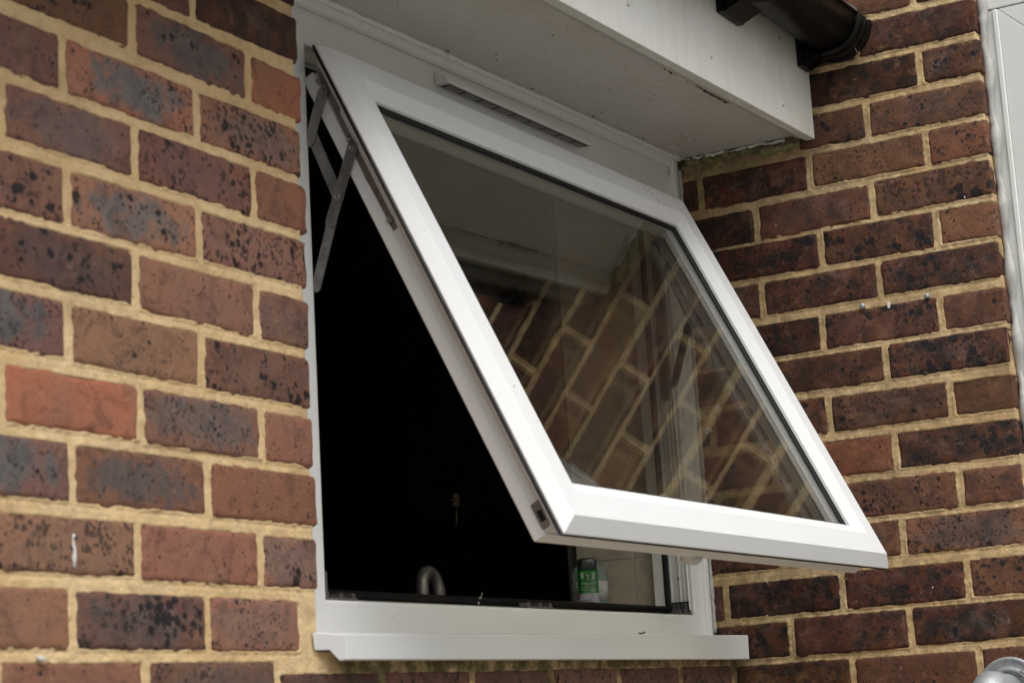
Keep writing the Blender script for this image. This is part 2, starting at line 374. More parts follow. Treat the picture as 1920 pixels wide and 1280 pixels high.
def mortar(name, wall, u0, u1, z0, z1, step, bricks, to_world, seed, keep=None, damp_shade=None, end_depth=100, rough=1.0, dull=None):
    us = np.arange(u0, u1+step*.5, step); us[-1] = u1; zs = np.arange(z0, z1+step*.5, step)
    Ug, Zg = np.meshgrid(us, zs, indexing='ij')
    wob = fbm(Ug, Zg, 14, seed+3, 3)*1.3
    sd = np.full(Ug.shape, 60.0); du = np.full(Ug.shape, 60.0)
    for (a, b, c, d) in bricks:
        i0, i1 = np.searchsorted(us, a-16), np.searchsorted(us, b+16); j0, j1 = np.searchsorted(zs, c-16), np.searchsorted(zs, d+16)
        if i1 <= i0 or j1 <= j0: continue
        x = Ug[i0:i1, j0:j1]; z = Zg[i0:i1, j0:j1]
        dx = np.maximum(a-x, x-b); dz = np.maximum(c-z, z-d)
        s = np.where((dx > 0) & (dz > 0), np.hypot(dx, dz), np.maximum(dx, dz))
        sd[i0:i1, j0:j1] = np.minimum(sd[i0:i1, j0:j1], s)
        below = np.where((dx < 0) & (z < c), c-z, 60.0)
        du[i0:i1, j0:j1] = np.minimum(du[i0:i1, j0:j1], below)
    sd = sd+wob*1.1
    n1 = fbm(Ug, Zg, 34, seed, 4); n2 = fbm(Ug, Zg, 9, seed+50, 3)
    joint = 2.1+3.6*np.exp(-du/2.8)+n1*1.1*rough+n2*.55*rough - .8*np.clip(sd/6, 0, 1)
    edge = .85+n2*2.9+n1*1.8
    f = np.clip((sd+5.5)/4.5, 0, 1)
    depth = np.where(sd > 0, joint*np.clip(sd/3, 0, 1)+edge*(1-np.clip(sd/3, 0, 1)), edge*f+9*(1-f))
    depth[-1, :] = end_depth; depth[-2, :] = np.maximum(depth[-2, :], 2.5)
    ok = np.ones(Ug.shape, bool)
    if keep is not None: ok = keep(Ug, Zg)
    cell = ok[:-1, :-1] & ok[1:, :-1] & ok[:-1, 1:] & ok[1:, 1:] & ((sd[:-1, :-1] > -9) | (sd[1:, 1:] > -9))
    idx = -np.ones(Ug.shape, int); used = np.zeros(Ug.shape, bool)
    ii, jj = np.nonzero(cell)
    for a, b in ((0,0),(1,0),(0,1),(1,1)): used[ii+a, jj+b] = True
    idx[used] = np.arange(used.sum())
    co = to_world(Ug[used], depth[used], Zg[used], True)
    quads = np.stack([idx[ii, jj], idx[ii+1, jj], idx[ii+1, jj+1], idx[ii, jj+1]], 1)
    me = bpy.data.meshes.new(name); nv = len(co); nf = len(quads)
    me.vertices.add(nv); me.vertices.foreach_set("co", co.astype(np.float32).ravel())
    me.loops.add(nf*4); me.loops.foreach_set("vertex_index", quads.astype(np.int32).ravel())
    me.polygons.add(nf); me.polygons.foreach_set("loop_start", np.arange(0, nf*4, 4, dtype=np.int32))
    me.update(calc_edges=True); me.polygons.foreach_set("use_smooth", np.ones(nf, bool))
    for nm, fn in (("damp_shade", damp_shade), ("dull", dull)):
        at = me.attributes.new(nm, 'FLOAT', 'POINT')
        at.data.foreach_set("value", (fn(Ug[used], Zg[used]) if fn else np.zeros(nv)).astype(np.float32))
    return link(name, me, M['mortar'], wall)

# --- the window wall: face on y = 0, reveal edge on x = 0
def wA(u, d, z, arr=False):
    if arr: return np.stack([u/1000, d/1000, z/1000+ZO], 1)
    return V(u, d, z)
wallA = tag(empty("brick_wall", V(-500, 0, -2150)), "mauve and orange brick wall left of the open window, joints pointed in pale yellow mortar", "wall")
AL = {0:[(-216,0.0)], 1:[(-329.8,-71.5),(-109.1,-77.3)], 2:[(-449.1,-149.2),(-216.3,-151.5)], 3:[(-544.5,-221.2),(-330.6,-221.3),(-106.8,-226.3)],
      4:[(-445.4,-299.6),(-217.3,-299.5)], 5:[(-334.5,-373.5),(-109.2,-377.6)], 6:[(-447,-448.5),(-221,-451.5)], 7:[(-549.6,-524.3),(-331.1,-526.2),(-108.5,-528.3)],
      8:[(-445.1,-600.0),(-215.2,-601.1)], 9:[(-342.2,-677.9),(-119.7,-679.9)], 10:[(-448.5,-754.0),(-223.9,-755.9)], 11:[(-333,-829),(-96,-831)]}
# per brick, counted from the reveal leftwards: (tone, smoke, spot, dark)
AP = {-1:[(.2,.1,.2,.9)], 0:[(.1,.35,.25,.75),(.25,.2,.3,.35),(.1,.3,.3,.5)], 1:[(.78,0,.05,0),(.15,.85,.35,.15),(.42,.1,.35,.2)],
      2:[(.35,.45,.85,0),(.45,.95,.5,0),(.12,.1,.3,.1)], 3:[(.62,.05,.15,.05),(.2,.25,.75,.1),(.15,.5,.25,0)], 4:[(.3,.15,.9,.1),(.32,.8,.45,0),(.25,.1,.6,.05)],
      5:[(.3,.35,.2,.15),(.32,.05,.12,.05),(.2,.45,.6,.1)], 6:[(.3,.2,.65,.2),(.32,.0,.35,.05),(.05,.95,.9,.1)], 7:[(.42,.05,.2,0),(.22,.6,.45,.05),(.88,.12,.05,0)],
      8:[(.6,.05,.2,.1),(.5,.75,.25,0),(.1,.95,.4,.1)], 9:[(.25,.35,.7,.15),(.5,.05,.15,0),(.3,.15,.95,.05)], 10:[(.32,.3,.6,.05),(.15,.55,1,.15),(.5,.1,.1,0)],
      11:[(.2,.3,.7,.2),(.2,.4,.6,.2),(.5,.1,.2,0),(.4,.4,.1,0)]}
AW = {(7,2):"bright orange brick, the brightest of the wall", (1,0):"short red brick beside the window frame", (2,1):"blue-grey scorched brick with tan patches", (10,1):"brick with one large round black spot"}
bricksA = []; sdn = 100
for k in range(-2, 14):
    z0 = -k*75.16+.2
    pp = sorted(AL.get(k, []), key=lambda t: -t[0])
    if not pp:
        pp = [(-107.5-225*i if k % 2 else -220-225*i, z0) for i in range(2)]
    zA = lambda x: pp[0][1]+(pp[-1][1]-pp[0][1])*((x-pp[0][0])/(pp[-1][0]-pp[0][0]) if len(pp) > 1 else 0)
    xs = [p[0] for p in pp]
    while xs[-1] > -1100: xs.append(xs[-1]-225+rng.normal(0, 1.5))
    right = 0.0
    for i, x in enumerate(xs):
        r0 = (-47 if k == 10 and i == 0 else right-5 if i else -1+rng.normal(0, 2.6)); l0 = x+5
        if k >= 11 and i == 0:
            r0 = None
        pr = AP.get(k, []); pr = pr[i] if i < len(pr) else (rng.uniform(.05,.5), rng.choice([0,.3,.8]), rng.uniform(.1,.7), rng.uniform(0,.3))
        pr = dict(zip(("tone","smoke","spot","dark"), pr)); sdn += 1
        if r0 is None:      # the courses that run on beneath the sill
            edges = [x+5]; e = x
            while e < 1280: e += 225+rng.normal(0, 2); edges.append(e)
            for q in range(len(edges)-1):
                a = edges[q] if q == 0 else edges[q]+5; b = min(edges[q+1]-5, 1276)
                if b-a < 15: continue
                sdn += 1; bricksA.append(lay(wallA, a, b, z0-(9 if k == 11 else 0), (46 if k == 11 else 62)+rng.normal(0, 1.6), wA, 0, dict(tone=rng.uniform(.1,.35), smoke=.3, spot=.5, dark=rng.uniform(.2,.5)), sdn, off=1.5))
        else:
            tl = -math.atan2(pp[0][1]-pp[-1][1], pp[0][0]-pp[-1][0]) if len(pp) > 1 else 0
            ht = 62.8+rng.normal(0, 1.3)
            zc = zA((r0+l0)/2) if len(pp) > 1 else z0
            bricksA.append(lay(wallA, l0, r0, zc, ht, wA, 0, pr, sdn, tilt=tl, label=AW.get((k, i))))
        right = x
def keepA(U, Z): return (U <= 0) | (Z < -786)
sillShadeA = lambda U, Z: np.clip((U-5)/40, 0, 1)*np.clip((-785-Z)/10, 0, 1)*1.0  # the sill's cast shade, put into the mortar colour below it
mortar("mortar", wallA, -760, -8.5, -960, 115, 2.3, bricksA, wA, 3, damp_shade=sillShadeA)
mortar("mortar", wallA, -18, 1276, -960, -787, 2.3, bricksA, wA, 23, damp_shade=sillShadeA, end_depth=6, rough=1.5)
box("wall_core", -1100, -10, 8, 300, -2150, 700, M['mortar'], wallA, 0)
box("wall_core", -3, 1276, 12, 300, -2150, -797, M['mortar'], wallA, 0)
box("wall_core", -3, 1276, 112, 300, 100, 700, M['plaster'], wallA, 0)
LS = [(-446.6,-664,-706,.0026), (-500.5,-791,-805,.0052)]

# --- the return wall: face on x = W, runs from y = 45 out to y = -D
def wB(u, d, z, arr=False):
    if arr: return np.stack([(W+d)/1000, -u/1000, z/1000+ZO], 1)
    return V(W+d, -u, z)
wallB = tag(empty("brick_wall", V(W, -300, -2150)), "dark red-brown return wall of spotted bricks between the open window and the white side frame", "wall")
ZR = {-7:427,-6:352,-5:277,-4:202.7,-3:127.7,-2:55,-1:-21,0:-90,1:-163.5,2:-240.5,3:-311.2,4:-388.5,5:-467.3,6:-544,7:-616.2,8:-697,9:-771,10:-846,11:-921}
PR = {1:[(323.9,-161.5),(101.7,-165.3)], 2:[(428.3,-239.7),(210.7,-241.6)], 3:[(322,-311.2),(97,-314)], 4:[(429.9,-390.4),(209.2,-386.5),(-16,-386)], 5:[(323.2,-467.3),(98,-468)],
      6:[(431,-544),(207,-545)], 7:[(322.8,-616.2),(98,-618)], 8:[(428.2,-696.4),(204.8,-695.9),(-15.2,-704.3)], 9:[(320.9,-768.9),(103.4,-773.3)],
      0:[(435,-89),(220.7,-91),(-5,-94)], -1:[(325.1,-17.2),(102.5,-26)], -2:[(431.4,56.3),(212.6,53.1),(-3,50)], -3:[(329.1,127.7)], -4:[(433.5,202.7)]}
# from the outer corner towards the window: (tone, smoke, spot, dark)
BP = {-6:[(.45,0,.2,.7),(.5,0,.15,.6)], -5:[(.1,.3,.35,.9)], -4:[(.1,.4,.5,.9),(.15,.3,.4,1)], -3:[(.4,.4,.35,.6),(.45,0,.75,.7)],
      -2:[(.6,0,.7,.5),(.5,0,.65,.6),(.2,.2,.2,1)], -1:[(.4,.1,1,.6),(.35,.4,.45,.75),(.1,.2,.4,1)], 0:[(.45,0,.55,.5),(.35,.1,1,.75),(.3,0,.95,.9)],
      1:[(.2,.6,.8,.85),(.15,.5,.6,.95),(.2,.2,.4,.9)], 2:[(.35,.1,.4,.7),(.35,.2,.9,.75),(.2,.3,.8,.95)], 3:[(.15,.5,.9,.9),(.4,.2,.3,.8)],
      4:[(.5,0,.25,.65),(.25,.3,.9,.8),(.2,.2,.6,.9)], 5:[(.15,.5,1,.9),(.72,0,.2,.55)], 6:[(.35,.2,.25,.75),(.4,.2,.5,.7)], 7:[(.35,.6,.6,.6),(.35,.2,.35,.7)],
      8:[(.5,.1,.7,.6),(.15,.6,.7,.95),(.0,.1,1,1)], 9:[(.1,.8,.6,.95),(.3,.2,.5,.9),(.1,.1,.7,1)], 10:[(.55,0,.6,.6),(.62,.1,.25,.7),(.35,.1,.4,.95)]}
BW = {(5,1):"plain deep red brick half hidden by the sash", (8,2):"almost black brick under the sash corner", (10,1):"deep red brick near the bottom edge"}
bricksB = []; sdn = 600
for k in range(-8, 12):
    zr = ZR.get(k, -k*75.16-12); pp = PR.get(k, [])
    us = [p[0] for p in pp] or [D-220 if k % 2 else D-107.5]
    while us[-1] > -45: us.append(us[-1]-225+rng.normal(0, 1.5))
    out = D
    for i, u in enumerate(us):
        b = out-5 if i else D+rng.normal(0, 1.8); a = max(u+5, -44)
        if k == -3 and i >= 1: a = max(a, 196)
        if b-a > 12:
            pr = BP.get(k, []); pr = pr[i] if i < len(pr) else (rng.uniform(.1,.45), rng.choice([0,.2,.5]), rng.uniform(.2,.9), rng.uniform(.7,1))
            zc = zr
            if len(pp) > 1:
                (ua, za), (ub, zb) = pp[0], pp[-1]; zc = za+(zb-za)*(((a+b)/2-ua)/(ub-ua)); zc = .6*zc+.4*zr; tl = -math.atan2(za-zb, ua-ub)*.6
            else: tl = 0
            sdn += 1
            bricksB.append(lay(wallB, a, b, zc, 63.4+rng.normal(0, 1.3), wB, -math.pi/2, dict(zip(("tone","smoke","spot","dark"), pr)), sdn, tilt=tl, label=BW.get((k, i)), dep=98))
        out = u
        if u < -44: break
def dampShadeB(U, Z):
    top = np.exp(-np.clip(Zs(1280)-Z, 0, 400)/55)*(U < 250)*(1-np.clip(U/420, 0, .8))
    return np.clip(top*1.3, 0, 1)+.35*np.exp(-np.clip(U+45, 0, 600)/45)+.3*np.clip((-770-Z)/30, 0, 1)*(U < 60)  # stains by soffit and frame, plus the sill's shade painted on the lowest joints
dullB = lambda U, Z: .34+.4*np.clip(np.exp(-np.abs(Z-125)/22)*(U > -45)*(U < 250), 0, .8)  # duller brown all over, strongest in a band near soffit level
mortar("mortar", wallB, -45, D, -960, 500, 2.3, bricksB, wB, 71, damp_shade=dampShadeB, end_depth=60, dull=dullB)
box("wall_core", W+7, W+300, -D+3, 300, -2150, 600, M['mortar'], wallB, 0)
# crumbling filler squeezed between soffit and return wall
def crumb(name, pts, rad, mat, parent, seed, n=9):
    r = random.Random(seed); P = []; Rr = []
    for i in range(len(pts)-1):
        a, b = Vector(pts[i]), Vector(pts[i+1]); kk = max(2, int((b-a).length/.006))
        for q in range(kk): P.append(a.lerp(b, q/kk)+Vector((r.gauss(0, .0008), r.gauss(0, .0010), r.gauss(0, .0014)))); Rr.append(rad*r.uniform(.6, 1.35))
    return tube(name, P, Rr, mat, parent, n=n)
for x, za, zb_, rd in LS: crumb("lime_streak", [V(x, .9, za), V(x-.5, .9, zb_)], rd, M['lime'], wallA, int(-x), 8)
n_ = NT("old_filler"); v_ = n_.coord(False)
n_.bsdf(n_.mix(n_.ramp(n_.noise(v_, 45, 5, .7), .35, .65), c4(.30,.26,.13), c4(.075,.075,.035)), .95, normal=n_.bump(n_.noise(v_, 260, 4), .8, .002)); M['filler'] = n_.m
crumb("joint_filler", [V(W-1, 30, 116), V(W-1, -80, 115), V(W-2, -150, 113)], .0062, M['filler'], wallB, 5)
crumb("joint_filler", [V(W-2, -120, 108), V(W-4, -205, 109)], .0085, M['filler'], wallB, 6)
crumb("joint_filler", [V(W-2, 38, 122), V(W-2, -180, 121)], .004, M['lime'], wallB, 8)

# ------------------------------------------------------------------ eaves
eaves = tag(empty("eaves", V(400, -100, 126)), "white painted soffit box with a stained fascia above the window", "eaves")
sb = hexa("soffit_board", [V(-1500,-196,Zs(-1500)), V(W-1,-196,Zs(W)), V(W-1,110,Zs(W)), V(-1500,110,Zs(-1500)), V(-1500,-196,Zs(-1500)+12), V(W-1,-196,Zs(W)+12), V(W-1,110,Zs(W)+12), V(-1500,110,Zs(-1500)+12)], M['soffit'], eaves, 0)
fz = lambda x: 111.4-.0233*(1280-x)
fb = hexa("fascia_board", [V(-1500,-231,fz(-1500)), V(W-4,-231,fz(W)), V(W-4,-213,fz(W)), V(-1500,-213,fz(-1500)), V(-1500,-231,330), V(W-4,-231,345), V(W-4,-213,345), V(-1500,-213,330)], M['fascia'], eaves, .0015)
hexa("soffit_trim", [V(-1500,-212.7,fz(-1500)+2), V(W-4,-212.7,fz(W)+2), V(W-4,-192,Zs(W)-3.5), V(-1500,-192,Zs(-1500)-3.5), V(-1500,-212.7,fz(-1500)+16), V(W-4,-212.7,fz(W)+16), V(W-4,-192,Zs(W)+10), V(-1500,-192,Zs(-1500)+10)], M['soffit'], eaves, .001)
rr = random.Random(3); pts = []
for i in range(130):
    x = -200+i*11.3; pts.append(V(x+rr.uniform(-3,3), -191.5+rr.gauss(0,1.1), Zs(x)-.8+rr.gauss(0,.5)))
tube("crack_dirt", pts, [rr.uniform(.0002,.0013) for _ in pts], M['debris'], eaves, n=5)
crumb("crack_dirt", [V(700,-191,Zs(700)-.6), V(850,-190,Zs(850)-.6)], .0013, M['debris'], eaves, 13, 6)
crumb("crack_dirt", [V(850,-191,Zs(850)-1), V(1000,-190,Zs(1000)-1)], .0036, M['debris'], eaves, 12, 6)
for i in range(26):      # flecks of dead moss and spiders hanging on the soffit
    x = rr.uniform(200, 1250); y = rr.uniform(-185, 20); a = rr.uniform(0, 6.28); L_ = rr.uniform(2, 7)
    tube("soffit_fleck", [V(x, y, Zs(x)-.6), V(x+L_*math.cos(a)*.5, y+L_*math.sin(a)*.5, Zs(x)-1.2), V(x+L_*math.cos(a), y+L_*math.sin(a), Zs(x)-.6)], [.0002, rr.uniform(.0004,.0012), .0002], M['debris'], eaves, n=5)
# silicone bead where soffit meets the window head
bead = [V(-3+i*9.2, 34+rr.gauss(0,.5), Zs(-3+i*9.2)-3+rr.gauss(0,.5)) for i in range(139)]
tube("sealant_bead", bead, [.0042+abs(rr.gauss(0,.0007)) for _ in bead], M['pvc'], eaves, n=8)
for x in (430, 690, 905, 1100):
    crumb("sealant_blob", [V(x-5, 28, Zs(x)-2.5), V(x+6, 27, Zs(x)-2.5)], .0022, M['pvc'], eaves, int(x), 7)
    tube("soffit_fleck", [V(x-10, 24, Zs(x)-.5), V(x-6, 23, Zs(x)-2)], .0011, M['debris'], eaves, n=5)
def disc_y(name, x, y, z, r, th, mat, parent, dome=.0):     # round head facing -y
    mw = Matrix.Translation(V(x, y, z)) @ Matrix.Rotation(math.pi/2, 4, 'X')
    return lathe(name, [(0, th), (r*.45, th*.93), (r*.8, th*.62), (r, th*.2), (r, -.001)], mat, parent, mw, 18)
for x, z in ((523,149.5), (824.5,148.5), (1127.5,141.6), (220,146), (-90,142)):
    disc_y("nail_cap", x, -231, z, .0052, .0036, M['cream'], eaves)
disc_y("rusty_nail_cap", 1137.5, -231, 264.4, .0052, .003, M['straw'], eaves)
for i in range(9):
    x0 = 1190-i*170
    hexa("roof_slate", [V(x0-84,-262,335), V(x0+84,-262,335), V(x0+84,120,520), V(x0-84,120,520), V(x0-84,-262,343), V(x0+84,-262,343), V(x0+84,120,528), V(x0-84,120,528)], M['slate'], eaves, .001)
hexa("roof_slate", [V(1216,-325,326), V(1277,-332,326), V(1277,120,520), V(1216,120,520), V(1216,-325,338), V(1277,-332,338), V(1277,120,532), V(1216,120,532)], M['slate'], eaves, .001)
box("roof_deck", -1500, W-2, -205, 300, 545, 565, M['slate'], eaves, 0)

# ------------------------------------------------------------------ gutter
gut = tag(empty("gutter", V(600, -291, 306)), "black half-round plastic gutter along the fascia with a ribbed end against the bricks", "gutter")
GY, GZ, GR = -291, 308, .056
def gmw(x): return Matrix.Translation(V(x, GY, GZ)) @ Matrix.Rotation(math.pi/2, 4, 'Y')
# local x -> -z world, so the trough spans angles -90..90
lathe("trough", [(GR, -2.7), (GR, .0), (GR-.002, 0), (GR-.002, -2.7), (GR, -2.7)], M['gutter'], gut, gmw(1236), 40, True, (-math.pi/2, math.pi/2))
tube("trough_lip", [V(-1464, GY-57, GZ+1), V(1236, GY-57, GZ+1)], .003, M['gutter'], gut)
lathe("end_union", [(GR+.001, -.052), (GR+.007, -.050), (GR+.0075, -.044), (GR+.004, -.041), (GR+.004, -.030), (GR+.0085, -.028), (GR+.0085, -.021), (GR+.005, -.018), (GR+.005, -.006), (GR+.009, -.004), (GR+.009, .004), (GR+.002, .005), (0, .005)], M['gutter'], gut, gmw(W-6), 40, True, (-math.pi/2, math.pi/2))
def gbracket(x0, x1):
    b = box("gutter_bracket", x0, x1, -243, -231.3, 233, 330, M['gutter'], gut, .001, dz=0)
    hexa("bracket_web", [V(x0+4,-291,253), V(x1-4,-291,253), V(x1-4,-243,233), V(x0+4,-243,233), V(x0+4,-291,262), V(x1-4,-291,262), V(x1-4,-243,310), V(x0+4,-243,310)], M['gutter'], gut, .001)
    lathe("bracket_strap", [(GR+.0005, -(x1-x0-8)/1000), (GR+.0055, -(x1-x0-8)/1000), (GR+.0055, 0), (GR+.0005, 0)], M['gutter'], gut, gmw(x1-4), 30, True, (-math.pi/2, math.pi/2))
gbracket(862, 950); gbracket(1218, 1262); gbracket(-100, -20)
tw = tag(tube("dry_stalk", [V(1276-i*1.6, GY-38-2*math.sin(i*.5), GZ-50-11*math.sin(i/11*math.pi*1.1)+i*.4) for i in range(12)], [.0006]*12, M['straw'], None, n=6), "pale curled dry stalk caught under the black gutter end", "twig")

# ------------------------------------------------------------------ fixed window frame
win = tag(empty("top_hung_window", V(640, 42, -740)), "white top-hung window with its glazed sash swung out at the bottom", "window")
IN = {'TL':(77.5,26.5), 'TR':(1203,44.5), 'BL':(74,-718.5), 'BR':(1205,-721.5)}
def fpt(c, e, y, lim):      # e outward from the opening
    x, z = IN[c]; sx = -1 if c[1] == 'L' else 1; sz = 1 if c[0] == 'T' else -1
    return V(x+sx*min(e, lim[0 if sx < 0 else 1]), y, z+sz*min(e, lim[2 if sz > 0 else 3]))
lim = (60, 60, 60, 44)
profF = [(0,92), (0,46.5), (1.2,44.5), (4,43.4), (40,42), (43.6,42.2), (44,46), (60,46), (60,112), (-16,112), (-16,93), (-14,92)]
def member(name, a, b, prof, pt, mat, parent, bev=.0006):
    n = len(prof); co = [pt(a, e, y) for e, y in prof]+[pt(b, e, y) for e, y in prof]
    fc = [tuple(range(n)), tuple(range(2*n-1, n-1, -1))]+[(i, (i+1) % n, n+(i+1) % n, n+i) for i in range(n)]
    o = link(name, fixn(mesh_np(name, co, fc)), mat, parent)
    if bev: bevel(o, bev, 2)
    return o
for nm, a, b in (("frame_jamb",'TL','BL'), ("frame_head",'TL','TR'), ("frame_jamb",'TR','BR'), ("frame_cill_rail",'BL','BR')):
    member(nm, a, b, profF, lambda c, e, y: fpt(c, e, y, lim), M['pvc'], win)
# raised ribs of the right-hand rebate, which the camera looks straight into
for k, (y, h) in enumerate(((52, 3.0), (60, 2.0), (67, 3.0), (84, 2.5))):
    hexa("rebate_rib", [V(1205.6,y,-718), V(1205.6,y+2.2,-718), V(1205-h,y+2.2,-718), V(1205-h,y,-718), V(1203.6,y,42), V(1203.6,y+2.2,42), V(1203-h,y+2.2,42), V(1203-h,y,42)], M['pvc'], win, .0004)
# right cover strip
hexa("cover_bead", [V(1243,35,-762), V(1255,35,-762), V(1258,45.5,-762), V(1241,45.5,-762), V(1241,35,Zs(1250)-5), V(1253,35,Zs(1250)-5), V(1256,45.5,Zs(1250)-5), V(1239,45.5,Zs(1250)-5)], M['pvc'], win, .003)
hexa("cover_bead", [V(1256,43.5,-762), V(1278,43.5,-762), V(1278,60,-762), V(1256,60,-762), V(1256,43.5,Zs(1250)), V(1278,43.5,Zs(1250)), V(1278,60,Zs(1250)), V(1256,60,Zs(1250))], M['pvc_old'], win, .001)
# head extension and quadrant trim below the soffit
hexa("head_extension", [V(17,44.5,84), V(1256,44.5,103), V(1256,70,103), V(17,70,84), V(17,44.5,Zs(17)+5), V(1256,44.5,Zs(1256)+5), V(1256,70,Zs(1256)+5), V(17,70,Zs(17)+5)], M['pvc'], win, .0005)
hexa("quadrant_trim", [V(17,36,Zs(17)-17), V(1240,36,Zs(1240)-17), V(1240,45,Zs(1240)-22), V(17,45,Zs(17)-22), V(17,36,Zs(17)-.5), V(1240,36,Zs(1240)-.5), V(1240,45,Zs(1240)-.5), V(17,45,Zs(17)-.5)], M['pvc'], win, .003)
# side sealant along the ragged brick edge
rr = random.Random(9)
sp_ = [V(16+rr.gauss(0,1.2)+6*math.sin(i*.9)*.3, 36, 90-i*6.2) for i in range(139)]
tube("sealant_bead", sp_, [.010+rr.uniform(-.002,.003) for _ in sp_], M['silicone_w'], win, n=8)
sp_ = [V(1279, 41, 105-i*6.3) for i in range(137)]
tube("sealant_bead", sp_, [.0035+rr.uniform(-.001,.0015) for _ in sp_], M['silicone'], win, n=7)
# black weather seal on the inner upstand
def up(c, e, y):
    return fpt(c, e, y, (999,999,999,999))
profG = [(-16,92.5), (-8,92.5), (-6,89), (-9,84), (-14,83), (-18,86), (-19,91)]
for nm, a, b in (("weather_seal",'TL','BL'), ("weather_seal",'TL','TR'), ("weather_seal",'TR','BR'), ("weather_seal",'BL','BR')):
    member(nm, a, b, profG, up, M['black'], win, .0006)
hexa("rebate_floor", [V(78,52,-720.5), V(1202,52,-723), V(1202,90,-722), V(78,90,-719.5), V(78,52,-719.2), V(1202,52,-722), V(1202,90,-720.6), V(78,90,-717.9)], M['dull_steel'], win, 0)
# keeps on the bottom rail
def keep(x0, x1, z, y0=47, y1=66):
    k = box("striker_plate", x0, x1, y0, y1, z, z+3, M['dull_steel'], win, .0005)
    for q in (0, .45, .85): box("striker_lug", x0+(x1-x0)*q, x0+(x1-x0)*q+7, y0+1, y1-2, z+3, z+9, M['steel'], k, .0005)
keep(610, 690, -719.5); keep(80, 150, -718); keep(1150, 1200, -721)
hexa("corner_bracket", [V(78,47,-718), V(83,47,-718), V(83,66,-718), V(78,66,-718), V(78,47,-682), V(82,47,-682), V(82,66,-682), V(78,66,-682)], M['dull_steel'], win, .0005)
kr = box("hinge_keep", 1196, 1202, 52, 84, -719, -697, M['black'], win, .0006)
for y in (53, 68): box("keep_clip", 1192, 1196, y, y+13, -716, -700, M['steel'], kr, .0006)
mwx = lambda x, y, z: Matrix.Translation(V(x, y, z)) @ Matrix.Rotation(-math.pi/2, 4, 'Y')
def screw(x, y, z, r, parent, mw=None):
    return lathe("screw", [(0, .0006), (r*.35, .0008), (r*.45, .0022), (r*.8, .0018), (r, .0004), (r, -.001)], M['steel'], parent, mw or mwx(x, y, z), 14)
screw(1204.5, 70, -655, .0035, win)
# hair and web caught on the seal
tube("cobweb_strand", [V(530+7*math.cos(a*.5), 84, -695-9+9*math.cos(a*.55)) for a in range(10)], .0005, M['cream'], win, n=5)

# trickle vent on the head
vent = link("trickle_vent", fixn(mesh_np("trickle_vent", [V(408,42,52), V(408,18,50.5), V(408,19,57), V(408,23,66), V(408,42,71), V(872,42,57.5), V(872,18,56), V(872,19,62.5), V(872,23,71.5), V(872,42,76.5)],
    [(0,1,2,3,4), (9,8,7,6,5), (0,5,6,1), (1,6,7,2), (2,7,8,3), (3,8,9,4), (4,9,5,0)])), M['pvc'], win); bevel(vent, .0008)
n_ = NT("vent_slot_shade"); n_.bsdf(c4(.03,.028,.026), .8); M['vent_dark'] = n_.m
hexa("grille_shade_plate", [V(418,21,50.9), V(862,21,56.0), V(862,38,57.0), V(418,38,51.9), V(418,21,50.2), V(862,21,55.3), V(862,38,56.3), V(418,38,51.2)], M['vent_dark'], vent, 0)  # flat dark plate under the solid hood paints the shade inside the slots
co, fc = [], []
for i in range(86):
    if i % 10 in (8,): continue
    x = 421+i*5.1; zb = 50.0+(x-408)*.0115; cv = [(0, 22), (1.2, 27), (1.7, 32), (1.4, 37.5)]
    b0 = len(co)
    for dx, y in cv:
        for xx, zz in ((x+dx, zb-.5), (x+dx+2.5, zb-.5), (x+dx+2.5, zb-.1), (x+dx, zb-.1)): co.append(V(xx, y, zz+.07*(y-22)*.6))
    for q in range(3):
        for e in range(4): fc.append((b0+q*4+e, b0+q*4+(e+1) % 4, b0+(q+1)*4+(e+1) % 4, b0+(q+1)*4+e))
    fc.append((b0, b0+3, b0+2, b0+1)); fc.append((b0+12, b0+13, b0+14, b0+15))
tag(link("grille_fins", mesh_np("grille_fins", co, fc), M['pvc_in'], vent), kind="stuff")

# sill
sp = lambda x, yf, zs: [V(x, 60, -760+zs), V(x, yf, -767.5+zs), V(x, yf, -797+zs), V(x, yf+7, -799.5+zs), V(x, yf+16, -786+zs), V(x, 60, -786+zs)]
A_ = sp(0, 0, 0); A_ = [V(-26,-1.5,-764), V(7,-30,-768), V(6,-30,-799), V(2,-21,-800), V(-6,-12,-786), V(-22,-1.5,-786)]
B_ = [V(1277,60,-757), V(1277,-23.5,-761), V(1275,-23.5,-803), V(1275,-16,-804), V(1275,-8,-786), V(1277,60,-786)]
n = 6; me = fixn(mesh_np("window_sill", A_+B_, [tuple(range(n)), tuple(range(2*n-1, n-1, -1))]+[(i, (i+1) % n, n+(i+1) % n, n+i) for i in range(n)]))
sill = link("sill", me, M['pvc_clean'], win); bevel(sill, .0015, 2)
box("sill_back", 0, 1276, 1, 60, -786, -766, M['pvc_in'], win, 0)
hexa("sill_upstand", [V(20,36,-768), V(1262,36,-764), V(1262,50,-764), V(20,50,-768), V(20,36,-760.8), V(1262,36,-763.9+1), V(1262,50,-762), V(20,50,-760)], M['pvc_in'], win, .0005)
crumb("leaf_crumb", [V(925,18,-757.5), V(948,14,-757.8)], .0018, M['debris'], win, 44, 6)

